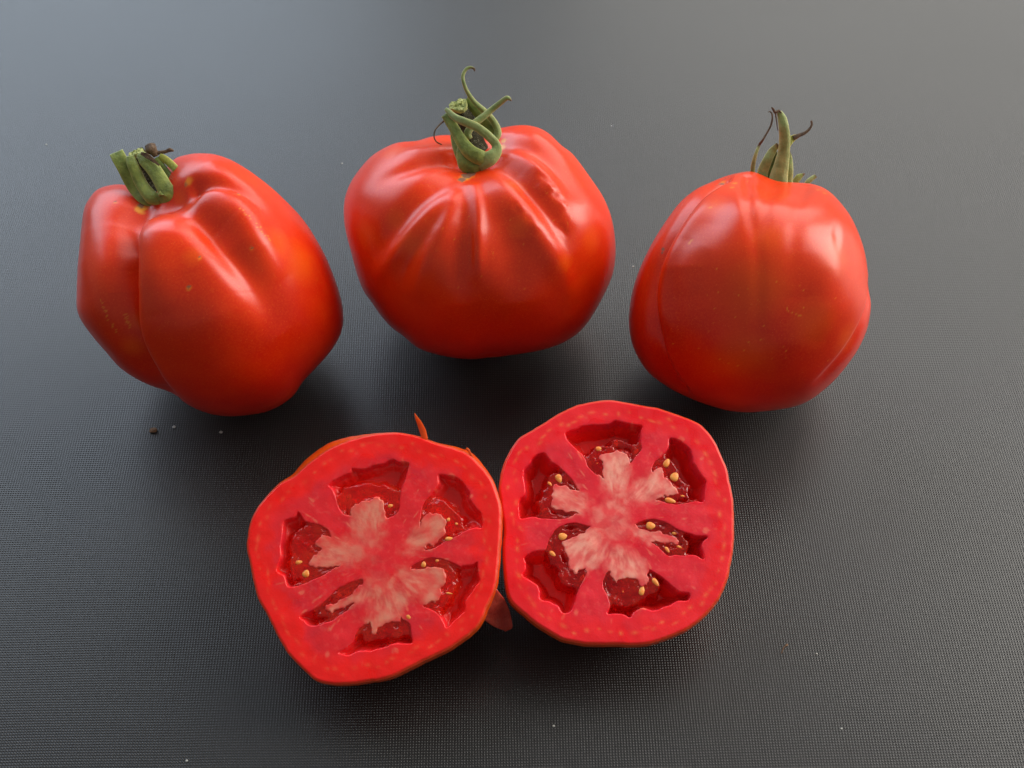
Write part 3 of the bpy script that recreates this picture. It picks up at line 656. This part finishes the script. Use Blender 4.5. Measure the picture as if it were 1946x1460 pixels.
# ================================================================== cut halves
def cut_half(name, label, zm, outline, centre, nrm, height, locs, gels, arms, seeds, tint, bulge, pale, part_tint):
    """outline/locs/gels/arms: crop-pixel traces of the cut face; nrm: face normal; height: of the face centre above the mat"""
    out = smooth_closed(zm(outline), 720); cpx = zm([centre])[0]
    O = on_table(cpx[0], cpx[1], height); n = np.array(nrm, float); n /= np.linalg.norm(n)
    ex = np.cross(UPV, n); ex /= np.linalg.norm(ex); ey = np.cross(n, ex)
    def toplane(px):
        r = ray(px[:, 0], px[:, 1]); t = ((O-CAM)@n)/(r@n); q = CAM+r*t[:, None]-O
        return np.stack([q@ex, q@ey], -1)*1000       # mm in the cut plane
    def toworld(q, h): return O+(q[:, :1]*ex+q[:, 1:2]*ey+h[:, None]*n)/1000
    o2 = toplane(out)
    T = thing(name, tuple(np.array([O[0], O[1], 0])), label, 'tomato half', 'halves of the sliced tomato')
    # radial grid
    NA, NR = 800, 160
    ang = np.arctan2(o2[:, 1], o2[:, 0]); od = np.argsort(ang)
    ga = np.linspace(-math.pi, math.pi, NA, endpoint=False)
    rad = np.interp(ga, ang[od], np.hypot(o2[:, 0], o2[:, 1])[od], period=2*math.pi)
    wig = vnoise(np.stack([np.cos(ga), np.sin(ga)], -1), 9, 2, 3)-.5; rad = rad+wig*.5
    tt = np.concatenate([[0], np.linspace(.02, 1, NR)**.85])
    gx = (tt[1:, None]*rad[None]*np.cos(ga)[None]).ravel(); gy = (tt[1:, None]*rad[None]*np.sin(ga)[None]).ravel()
    Q = np.vstack([[0, 0], np.stack([gx, gy], -1)])
    rim = poly_sdf(Q, np.stack([rad*np.cos(ga), rad*np.sin(ga)], -1)[::2])
    warp = np.stack([vnoise(Q, .40, 11, 2)-.5, vnoise(Q, .40, 12, 2)-.5], -1)*1.5
    warpf = np.stack([vnoise(Q, 1.2, 13, 2)-.5, vnoise(Q, 1.2, 14, 2)-.5], -1)*.7
    A = np.full(len(Q), -99.)
    for L in arms: A = np.maximum(A, poly_sdf(Q, smooth_closed(toplane(zm(L)), 90)))
    frw = sstep(-2.2, -.4, A)[:, None]
    fray = np.stack([vnoise(Q, .65, 15, 2)-.5, vnoise(Q, .65, 16, 2)-.5], -1)*1.7*frw
    h = np.zeros(len(Q)); inside = np.full(len(Q), -99.)
    for L in locs:
        sd = poly_sdf(Q+warp*.5+warpf*.15*(1-frw)+fray, smooth_closed(toplane(zm(L)), 160)); inside = np.maximum(inside, sd)
    loc_in = inside
    dep = pale['depth']*(1-.35*sstep(18, 6, np.hypot(Q[:, 0], Q[:, 1])))
    cav = sstep(-.05, .75, inside)*.5+sstep(.3, 3.0, inside)*.5
    h -= dep*cav
    h += (vnoise(Q, .22, 21, 2)-.5)*.35*(1-cav)
    h -= .6*sstep(.9, 0, rim)**2
    # tones of the flesh itself
    RED = np.array(pale['red']); PINK = np.array(pale['pink']); CORE = np.array(pale['core']); WALL = np.array((.85, .010, .008)); SK = np.array((.72, .045, .006))
    r0 = np.hypot(Q[:, 0], Q[:, 1])
    th_ = np.arctan2(Q[:, 1], Q[:, 0]); fib = vnoise(np.stack([np.cos(th_)*6, np.sin(th_)*6, r0*.2], -1), 1.6, 31, 3); ff = sstep(4, 13, r0); fib = fib*ff+(1-ff)*vnoise(Q+warp*2, .5, 35, 3)
    k = sstep(4.5, 9.0, rim+(vnoise(Q, .3, 32, 2)-.5)*5)
    col = RED[None]*(1-k[:, None])+PINK[None]*k[:, None]
    bl = sstep(.45, .75, vnoise(Q+warp, .22, 36, 3))[:, None]*.45*k[:, None]; col = col*(1-bl)+np.array((.62, .010, .030))*bl
    # pale vascular dots in a ring under the skin
    ringm = np.zeros(len(Q)); sa = 0.0
    while sa < 2*math.pi:
        sa += rng.uniform(.055, .13); rr_ = np.interp(sa-math.pi, ga, rad, period=2*math.pi)-rng.uniform(2.4, 4.6)
        a_ = sa-math.pi; c_ = np.array([rr_*math.cos(a_), rr_*math.sin(a_)]); k_ = np.where((np.abs(Q-c_) < 4).all(1))[0]
        d_ = Q[k_]-c_; t_ = np.array([-math.sin(a_), math.cos(a_)]); u_ = d_@t_; v_ = d_@np.array([math.cos(a_), math.sin(a_)])
        ringm[k_] = np.maximum(ringm[k_], rng.uniform(.3, 1)*np.exp(-(u_/rng.uniform(.45, 1.2))**2-(v_/rng.uniform(.35, .6))**2))
    ringm *= pale['dots']*.75*(.6+.8*vnoise(Q, 2.0, 33, 2))
    col = col*(1-ringm[:, None])+np.array((.90, .22, .07))*ringm[:, None]
    st = sstep(.55, .8, vnoise(Q, 1.1, 34, 2))*sstep(6, 10, rim)*.12
    col = col*(1-st[:, None])+np.array((.88, .20, .15))*st[:, None]
    A = np.full(len(Q), -99.)
    wa = Q+np.stack([vnoise(Q, .5, 41, 3)-.5, vnoise(Q, .5, 42, 3)-.5], -1)*3.0
    for L in arms: A = np.maximum(A, poly_sdf(wa, smooth_closed(toplane(zm(L)), 90)))
    ka = sstep(-2.4, 1.9, A)*(.30+.95*sstep(.25, .75, fib)*.75)*(.45+.55*sstep(2, 12, r0))
    ka = np.clip(ka*(.8+.4*vnoise(Q, .8, 43, 3)), 0, 1)
    col = col*(1-ka[:, None])+CORE[None]*ka[:, None]
    # fine bright veins running out along the walls
    vein = sstep(.70, .86, vnoise(np.stack([np.cos(th_)*13, np.sin(th_)*13, r0*.22], -1), 1.5, 44, 2))*sstep(3, 7, rim)*sstep(5, 11, r0)*.38
    col = col*(1-vein[:, None])+np.array((.90, .28, .16))*vein[:, None]
    kc = sstep(.3, 1.2, inside); col = col*(1-kc[:, None])+WALL[None]*kc[:, None]
    ks = sstep(.75, .25, rim+(vnoise(Q, .6, 55, 2)-.5)*.3); col = col*(1-ks[:, None])+SK[None]*ks[:, None]
    wet = sstep(.6, .8, vnoise(Q, .18, 61, 2))*.8+np.exp(-(inside/.8)**2)*.7+kc*.6
    F = []
    I = 1+np.arange(NR*NA).reshape(NR, NA)
    quads = np.stack([I[:-1], I[1:], np.roll(I, -1, 1)[1:], np.roll(I, -1, 1)[:-1]], -1).reshape(-1, 4)
    fan = np.stack([np.zeros(NA, int), I[0], np.roll(I[0], -1)], -1)
    VW = toworld(Q, h)
    # fan closed as degenerate-free triangles folded into quads list
    me_f = [tuple(f) for f in fan]
    o = mesh_obj('flesh', VW, quads, mat_flesh(name+'_flesh', tint), T, col={'tone': np.clip(col*np.array(part_tint), 0, 1), 'wet': np.clip(wet, 0, 1)})
    fo = mesh_obj('core', VW[:NA+1], me_f, o.data.materials[0], T, col={'tone': col[:NA+1], 'wet': wet[:NA+1]})
    # skin: bowl under the cut, down to the mat
    NS = 44; ring = []
    hrim = h[I[-1]]; cx, cy = np.cos(ga), np.sin(ga)
    lowZ = O[2]
    for i in range(NS+1):
        a = i/NS*math.pi/2
        bl = bulge(ga)*math.sin(min(a*4.2, math.pi/2))*math.cos(a)
        rr = rad*(math.cos(a)**.85 if i < NS else 0)+bl*(1 if i else 0)+(.12 if i else .02)
        z = hrim*max(0, 1-a*3)-height*1000*1.06*math.sin(a)**1.0
        ring.append(toworld(np.stack([rr*cx, rr*cy], -1), z if isinstance(z, np.ndarray) else np.full(NA, z)))
    R = np.concatenate(ring); 
    J = np.arange((NS+1)*NA).reshape(NS+1, NA)
    z = R[:, 2]; kk = .003
    R[:, 2] = np.where(z < kk, .0002+(kk-.0002)*np.exp((z-kk)/kk), z)
    qf = np.stack([J[:-1], np.roll(J, -1, 1)[:-1], np.roll(J, -1, 1)[1:], J[1:]], -1).reshape(-1, 4)
    mesh_obj('skin', R, qf, Msk2, T, col={'orange': np.full(len(R), .8), 'cork': np.zeros(len(R)), 'yellow': np.zeros(len(R))})
    # gel, one body per seed chamber, seeds are its pieces
    sl = [(toplane(zm([s[:2]]))[0], s) for s in seeds]
    gobs = []
    for gi, L in enumerate(gels):
        poly = smooth_closed(toplane(zm(L)), 140); lo = poly.min(0)-.6; hi = poly.max(0)+.6
        st_ = .28; xs = np.arange(lo[0], hi[0], st_); ys = np.arange(lo[1], hi[1], st_)
        X, Y = np.meshgrid(xs, ys, indexing='ij'); q = np.stack([X.ravel(), Y.ravel()], -1)
        sd = poly_sdf(q+np.stack([vnoise(q, .5, 71+gi, 2)-.5, vnoise(q, .5, 81+gi, 2)-.5], -1)*1.9, poly)
        lsd = np.maximum.reduce([poly_sdf(q, smooth_closed(toplane(zm(l_)), 120)) for l_ in locs])
        hh = -.22-(pale['depth']-1.5)*(1-sstep(-.4, 1.5, sd))**1.5*sstep(.5, 1.4, lsd)+1.1*(vnoise(q, .45, 90+gi, 2)-.5)
        for (c, s) in sl:
            hh += .55*np.exp(-(((q-c)**2).sum(1))/(1.9**2))*sstep(0, 1, sd)
        hh = np.minimum(hh, -.15)
        m = sd.reshape(X.shape) > -.6; idx = np.arange(len(q)).reshape(X.shape)
        keep = m[:-1, :-1] & m[1:, :-1] & m[1:, 1:] & m[:-1, 1:]
        f = np.stack([idx[:-1, :-1], idx[1:, :-1], idx[1:, 1:], idx[:-1, 1:]], -1)[keep]
        used, inv = np.unique(f, return_inverse=True); f = inv.reshape(-1, 4)
        gobs.append((mesh_obj('seed_gel', toworld(q[used], hh[used]), f, pale['gel'], T), poly, c))
    for (c, s) in sl:
        best = max(range(len(gobs)), key=lambda i: poly_sdf(np.array([c]), gobs[i][1])[0])
        a = math.radians(s[2]); L, Wd = s[3]*.36, s[4]*.36
        u = np.array([math.cos(a), math.sin(a)]); v = np.array([-u[1], u[0]])
        V = []; Fq = []; nu, nv = 14, 10
        for i in range(nv+1):
            ph = math.pi*i/nv
            for j in range(nu):
                t = 2*math.pi*j/nu; xx = math.cos(ph); rr = math.sin(ph)
                tp = 1-.28*xx                        # teardrop
                q = c+u*L*xx+v*Wd*rr*math.cos(t)*tp; hz = -.42+s[5]*.7+.42*rr*math.sin(t)*tp
                V.append(toworld(q[None], np.array([hz]))[0])
        for i in range(nv):
            for j in range(nu): Fq.append((i*nu+j, i*nu+(j+1) % nu, (i+1)*nu+(j+1) % nu, (i+1)*nu+j))
        mesh_obj('seed', V, Fq, M_seed, gobs[best][0])
    return T, toworld, toplane, O, n

Msk2 = mat_skin('cut_half_skin', 0, .6)

# ---- left half
zl = Zm(450, 780, 2.704)
outL = [(290,335),(340,290),(420,230),(500,180),(600,145),(700,120),(800,112),(880,120),(950,135),(1010,160),(1100,185),(1170,210),(1210,240),(1260,290),(1300,340),(1330,400),(1350,470),(1360,540),(1357,620),(1352,700),(1345,800),(1330,900),(1300,980),(1265,1060),(1235,1110),(1170,1170),(1090,1225),(1000,1270),(900,1320),(800,1365),(700,1390),(600,1405),(500,1408),(420,1395),(350,1340),(290,1280),(240,1220),(190,1120),(150,1040),(110,970),(85,890),(65,790),(50,700),(55,620),(75,550),(110,490),(160,430),(220,375)]
locL = [
 [(470,380),(520,345),(580,320),(595,295),(640,300),(700,280),(750,270),(800,250),(830,265),(885,268),(870,340),(850,400),(840,460),(830,520),(770,550),(757,490),(735,455),(665,470),(590,485),(582,530),(555,540),(520,500),(505,440),(490,400)],
 [(315,520),(290,545),(240,570),(230,620),(225,690),(225,750),(205,820),(240,850),(260,905),(330,895),(400,870),(480,830),(530,795),(450,805),(380,800),(390,760),(440,720),(405,690),(440,650),(490,650),(455,600),(400,580),(345,560)],
 [(655,880),(600,878),(540,900),(490,940),(440,990),(390,1025),(325,1055),(345,1085),(380,1110),(440,1100),(520,1060),(600,1000),(600,985),(540,1010),(485,1045),(470,1005),(530,980),(610,935)],
 [(680,1090),(640,1110),(610,1150),(590,1190),(560,1220),(515,1250),(570,1255),(620,1240),(680,1240),(740,1225),(800,1205),(860,1200),(905,1195),(900,1140),(890,1095),(850,1060),(840,1090),(790,1090),(740,1110),(710,1140),(690,1120)],
 [(890,810),(930,780),(1000,755),(1080,770),(1145,800),(1160,795),(1210,790),(1240,780),(1245,830),(1250,870),(1220,920),(1185,970),(1175,1030),(1130,1070),(1080,1120),(1060,1090),(1030,1050),(960,1000),(1020,985),(1045,930),(1075,860),(1070,815),(1000,800),(930,820)],
 [(1040,330),(1090,335),(1130,345),(1170,380),(1195,420),(1200,460),(1220,490),(1260,530),(1265,600),(1220,605),(1190,615),(1130,650),(1060,680),(990,715),(950,715),(1000,690),(1060,640),(1070,580),(1030,530),(970,545),(945,600),(940,560),(960,480),(1000,430),(1035,380)]]
gelL = [
 [(510,450),(540,390),(600,370),(680,360),(760,370),(810,390),(845,430),(835,510),(765,555),(757,490),(735,455),(665,468),(588,485),(582,530),(540,540),(518,500)],
 [(330,590),(290,620),(265,690),(255,760),(265,840),(300,885),(400,870),(480,830),(530,795),(450,805),(378,802),(388,762),(438,722),(403,688),(438,648),(488,652),(450,600),(390,575)],
 [(655,880),(600,878),(540,900),(490,940),(440,990),(400,1030),(400,1080),(450,1085),(520,1055),(600,1000),(600,985),(540,1010),(485,1045),(470,1005),(530,980),(610,935)],
 [(680,1090),(640,1110),(615,1150),(640,1180),(700,1195),(780,1190),(850,1180),(895,1160),(890,1095),(850,1060),(840,1090),(790,1090),(740,1110),(710,1140),(690,1120)],
 [(890,810),(930,780),(1000,755),(1080,770),(1130,800),(1145,850),(1135,930),(1110,990),(1060,1030),(1020,1045),(960,1000),(1020,985),(1045,930),(1075,860),(1070,815),(1000,800),(930,820)],
 [(985,450),(1040,445),(1100,470),(1150,520),(1180,580),(1190,610),(1130,650),(1060,680),(990,715),(950,715),(1000,690),(1062,640),(1072,580),(1030,530),(970,545),(945,590),(940,550),(960,490)]]
armL = [
 [(590,485),(665,465),(740,455),(757,500),(750,570),(740,650),(700,720),(640,700),(600,600)],
 [(440,650),(500,670),(600,660),(700,720),(680,790),(560,790),(450,808),(380,800),(390,760),(440,720),(405,690)],
 [(660,880),(700,880),(690,960),(600,985),(540,1010),(485,1045),(470,1005),(530,980),(610,935)],
 [(650,880),(760,850),(850,900),(880,960),(850,1040),(840,1090),(790,1090),(740,1100),(710,1140),(680,1090),(690,1000),(660,940)],
 [(830,830),(930,820),(1000,800),(1070,815),(1075,860),(1045,930),(1020,985),(950,960),(850,890)],
 [(1030,530),(1070,580),(1060,630),(980,690),(900,730),(860,730),(900,660),(960,560)]]
seedL = [(790,490,15,2.4,1.5,.1),(575,440,80,2.2,1.7,-.8),(320,780,10,3.2,1.7,.1),(355,838,70,3.0,2.7,.25),(1088,560,60,1.8,1.4,.1),(1130,583,0,1.6,1.2,0),(1090,660,5,3.2,1.7,.2),(960,790,80,2.6,2.0,.1),(1030,772,10,1.8,1.2,0),(1255,862,70,1.7,1.2,-.6),(1090,940,-5,2.6,1.0,0),(885,1065,-40,3.0,1.9,.2),(840,1135,-60,2.2,1.4,-.4),(525,950,20,1.8,1.4,-.5),(640,415,20,1.8,1.3,-.6)]
TL, twL, tpL, OL, nL = cut_half('halved_tomato', 'left half of the sliced tomato, bright red cut face, torn skin spike on top', zl, outL, (720, 770), (-.06, -.35, .93), .030,
    locL, gelL, armL, seedL, (1, 1, 1), lambda a: 0.4+5.2*np.exp(-((a-2.10)/.50)**2)+2.6*np.exp(-((a-.95)/.28)**2),
    dict(red=(.98, .004, .002), pink=(.80, .011, .020), core=(.78, .26, .17), dots=.40, depth=3.8, gel=M_gel_red), (1, 1, 1))

# ---- right half
zr = Zm(930, 740, 2.863)
outR = [(650,55),(740,70),(830,85),(920,100),(1010,130),(1090,160),(1160,200),(1220,270),(1260,350),(1295,440),(1315,530),(1330,620),(1333,720),(1330,820),(1318,920),(1300,1010),(1265,1100),(1220,1180),(1150,1250),(1070,1310),(980,1350),(880,1380),(760,1388),(640,1388),(520,1385),(430,1370),(370,1345),(290,1300),(220,1250),(150,1190),(105,1130),(88,1050),(78,950),(72,850),(78,780),(72,700),(60,620),(52,550),(60,480),(75,420),(100,360),(135,300),(170,255),(240,215),(300,180),(370,135),(450,95),(540,70)]
locR = [
 [(415,240),(470,215),(510,200),(560,195),(600,190),(650,182),(690,168),(740,180),(790,190),(830,195),(825,240),(822,290),(825,330),(800,370),(765,405),(750,345),(680,338),(605,352),(610,400),(625,470),(580,460),(545,430),(525,390),(510,360),(480,330),(440,290)],
 [(300,345),(240,370),(215,410),(190,430),(183,470),(192,520),(190,570),(160,600),(163,660),(168,700),(215,700),(260,697),(330,705),(400,710),(450,695),(480,675),(420,665),(345,645),(345,560),(380,520),(440,535),(495,555),(440,480),(390,430),(340,395)],
 [(298,875),(240,880),(195,905),(185,930),(195,970),(175,1010),(215,1035),(250,1060),(275,1100),(280,1145),(330,1160),(370,1180),(400,1220),(435,1215),(460,1180),(480,1120),(500,1060),(535,975),(500,990),(460,1005),(440,940),(400,855),(440,810),(555,762),(520,740),(470,730),(420,735),(370,755),(330,800),(315,850)],
 [(655,990),(625,1030),(620,1060),(640,1120),(655,1170),(645,1215),(680,1225),(720,1220),(770,1240),(790,1215),(840,1195),(900,1205),(950,1190),(1000,1165),(1040,1150),(1078,1145),(1085,1105),(1030,1095),(980,1050),(930,1010),(870,985),(870,1035),(840,1065),(790,1030),(740,1025),(690,1050),(665,1020)],
 [(790,740),(830,715),(880,700),(930,710),(990,740),(1050,770),(1120,790),(1188,798),(1165,840),(1155,870),(1175,925),(1120,908),(1060,905),(980,905),(930,870),(880,828),(960,832),(1020,838),(1025,820),(980,795),(900,775),(830,760)],
 [(985,265),(1030,275),(1075,310),(1105,350),(1115,400),(1140,440),(1165,480),(1180,510),(1170,560),(1165,612),(1120,612),(1050,625),(980,620),(905,600),(960,580),(1020,560),(1020,540),(960,480),(945,430),(900,440),(880,450),(890,410),(920,380),(950,350),(975,310)]]
gelR = [
 [(515,365),(540,330),(580,300),(640,285),(660,265),(700,258),(750,268),(800,285),(826,315),(815,350),(790,380),(765,405),(750,345),(680,335),(605,350),(610,400),(625,470),(580,460),(545,430)],
 [(380,432),(330,445),(300,485),(290,530),(262,580),(250,640),(255,690),(330,705),(400,710),(450,697),(482,673),(420,665),(340,645),(345,560),(380,520),(440,535),(500,552),(450,490),(410,450)],
 [(555,762),(520,740),(470,730),(420,737),(370,755),(335,795),(305,855),(305,910),(330,960),(355,1000),(370,1050),(420,1090),(480,1110),(510,1060),(537,975),(500,990),(460,1005),(440,940),(400,855),(440,810)],
 [(655,990),(625,1030),(622,1070),(645,1140),(680,1180),(740,1200),(800,1180),(860,1160),(910,1130),(940,1090),(930,1040),(890,1010),(870,1000),(870,1035),(840,1065),(790,1030),(740,1025),(690,1050),(668,1025)],
 [(790,740),(830,715),(880,700),(930,710),(990,745),(1060,780),(1110,810),(1100,860),(1080,905),(980,905),(930,870),(880,828),(960,832),(1020,838),(1025,820),(980,795),(900,775),(830,760)],
 [(945,365),(965,360),(1000,380),(1020,410),(1050,440),(1060,470),(1090,500),(1105,540),(1110,590),(1125,608),(1050,625),(980,620),(905,600),(960,580),(1020,560),(1025,540),(965,480),(945,430),(905,440),(880,450),(895,405),(925,380)]]
armR = [
 [(605,352),(680,338),(750,345),(765,405),(755,480),(740,560),(690,600),(640,540),(620,460)],
 [(345,560),(380,520),(430,540),(500,570),(540,620),(500,670),(430,660),(345,640)],
 [(405,850),(440,810),(555,765),(620,760),(640,820),(600,920),(537,975),(500,990),(460,1005),(440,940)],
 [(690,1045),(740,1022),(790,1030),(845,1062),(868,1030),(840,970),(790,910),(700,860),(650,900),(655,990)],
 [(700,745),(760,755),(830,765),(920,780),(1000,803),(1025,830),(960,830),(880,822),(800,795),(740,780)],
 [(1020,545),(960,480),(945,440),(890,455),(800,520),(740,580),(740,625),(830,605),(900,595),(960,580),(1020,560)],
 [(600,640),(700,600),(760,700),(740,800),(640,800),(580,720)]]
seedR = [(595,322,20,2.6,2.0,.1),(378,485,-70,3.6,2.6,.25),(330,515,-50,2.4,1.2,.1),(965,400,60,3.8,2.4,.3),(1008,475,55,3.8,3.2,.4),(985,605,-15,4.4,2.1,.3),(400,800,10,3.4,2.8,.3),(878,742,0,3.6,3.0,.35),(345,895,-40,3.2,1.8,.1),(970,875,-55,3.2,1.6,0),(830,1095,75,3.8,2.2,.2),(905,1050,-55,3.8,1.9,.2),(690,290,80,2.6,1.5,-.6),(300,655,30,2.6,1.4,-.3),(800,335,50,3,1.7,-.4),(590,402,0,1.9,1.4,-.2),(1040,860,-25,3.0,1.1,-.1),(1055,580,-8,3.0,1.1,-.1),(728,1095,85,3.0,1.1,-.2),(505,1025,65,3.2,1.5,-.3),(1010,782,-5,2.4,1.2,-.2)]
TR, twR, tpR, OR, nR = cut_half('halved_tomato', 'right half of the sliced tomato, pinkish cut face with glossy seed chambers', zr, outR, (690, 715), (.04, -.33, .94), .030,
    locR, gelR, armR, seedR, (1, 1, 1), lambda a: 0.4+1.1*np.exp(-((a+.35)/.8)**2),
    dict(red=(.86, .005, .015), pink=(.76, .011, .030), core=(.90, .38, .29), dots=.70, depth=7.0, gel=M_gel_dark), (1, 1, 1))

# ---- torn bits of skin and flesh on the left half (they are its parts)
def flap(pts_px, Zs, ws, name, mat, parent, **kw):
    q = zl(pts_px); P = at(q[:, 0], q[:, 1], np.array(Zs)); return tube(P, np.array(ws)/2.704*np.mean(Zs)/FPX, name, mat, parent, **kw)
def facedepth(px, O, n):
    r = ray(*px); return ((O-CAM)@n)/(r@n)
zA = facedepth(zl([(955,125)])[0], OL, nL)
o = flap([(968,150),(955,105),(938,65),(922,35),(914,14)], [zA, zA, zA-.001, zA-.002, zA-.002], [30,34,26,14,2], 'torn_skin', Msk2, TL, flat=.25)
zA2 = facedepth(zl([(1190,205)])[0], OL, nL)
flap([(1215,245),(1200,222),(1190,205),(1178,196)], [zA2]*4, [8,12,14,14], 'torn_skin', Msk2, TL, flat=.3)
zB = facedepth(zl([(1290,1040)])[0], OL, nL)
Mfl = mat_plain('torn_flesh', [(.3, (.32, .02, .012)), (.7, (.46, .06, .035))], 300, .3, .5, sss=.4)
flap([(1270,960),(1310,1010),(1350,1060),(1385,1105),(1395,1128)], [zB+.004, zB+.007, zB+.010, zB+.012, zB+.013], [150,150,120,66,36], 'torn_flesh', Mfl, TL, flat=.2, cup=.2)

# ================================================================== crumbs and a droplet on the mat
def fibre(pts, wpx, label, mat):
    q = np.array(pts, float); P = on_table(q[:, 0], q[:, 1], .0003); P[1:-1, 2] += .0004
    o = tube(P, [wpx*.42/FPX]*2, 'lint_fibre', mat, None, flat=1, nseg=14, ns=6); tag(o, label, 'fibre')
def crumb(u, v, wpx, name, label, cat, mat, group=None, squash=.5, seed=0):
    P = on_table(np.array(float(u)), np.array(float(v)), 0.0); r = wpx/FPX*.44/2*.62
    D, F = cube_sphere(6); nn = vnoise(D+3, 1.6, seed, 2); Vv = D*(.7+.6*nn)[:, None]*np.array([r*1.25, r, r*squash])+np.array([0, 0, r*squash*.75])
    o = mesh_obj(name, Vv, F, mat); o.location = P; tag(o, label, cat, group); return o
M_crumb = mat_plain('crumb_brown', [(.3, (.10, .05, .025)), (.7, (.30, .17, .09))], 900, .8, .5)
M_grit = mat_plain('pale_grit', [(.3, (.35, .35, .32)), (.7, (.6, .6, .56))], 900, .5, .3)
a = N('water'); a.set(Transmission_Weight=1.0, IOR=1.33, Roughness=.03, Base_Color=(.95, .97, .96)); M_water = a.m
crumb(292, 819, 17, 'crumb', 'brown crumb on the mat below the left tomato', 'crumb', M_crumb, seed=3)
crumb(331, 812, 8, 'crumb', 'tiny pale speck beside the brown crumb', 'crumb', M_grit, seed=4)
crumb(420, 822, 8, 'crumb', 'tiny pale speck right of the brown crumb, under the left tomato', 'crumb', M_grit, seed=5)
crumb(1164, 240, 9, 'water_drop', 'small clear droplet on the mat between the middle and right tomatoes', 'droplet', M_water, squash=.7, seed=6)
crumb(1495, 1226, 6, 'crumb', 'tiny dark speck on the mat at the lower right', 'crumb', M_crumb, seed=7)
for k, (u, v, wp, lb) in enumerate(((1052, 1380, 5, 'tiny white speck near the bottom edge of the mat'), (1552, 1243, 4, 'tiny white speck right of the dark speck'), (650, 311, 5, 'tiny grey speck between left and middle tomatoes'),
        (88, 275, 5, 'tiny pale speck on the mat near the left edge'), (1599, 1385, 4, 'tiny white speck low on the right of the mat'), (355, 1446, 5, 'tiny white speck at the bottom edge, left side'), (1203, 507, 5, 'tiny white speck left of the smooth tomato'))):
    crumb(u, v, wp, 'speck', lb, 'speck', M_grit, 'specks of dust on the mat', seed=20+k)
fibre([(1496, 1226), (1489, 1232), (1485, 1242)], 1.5, 'short brown curled fibre on the mat at the lower right', M_crumb)
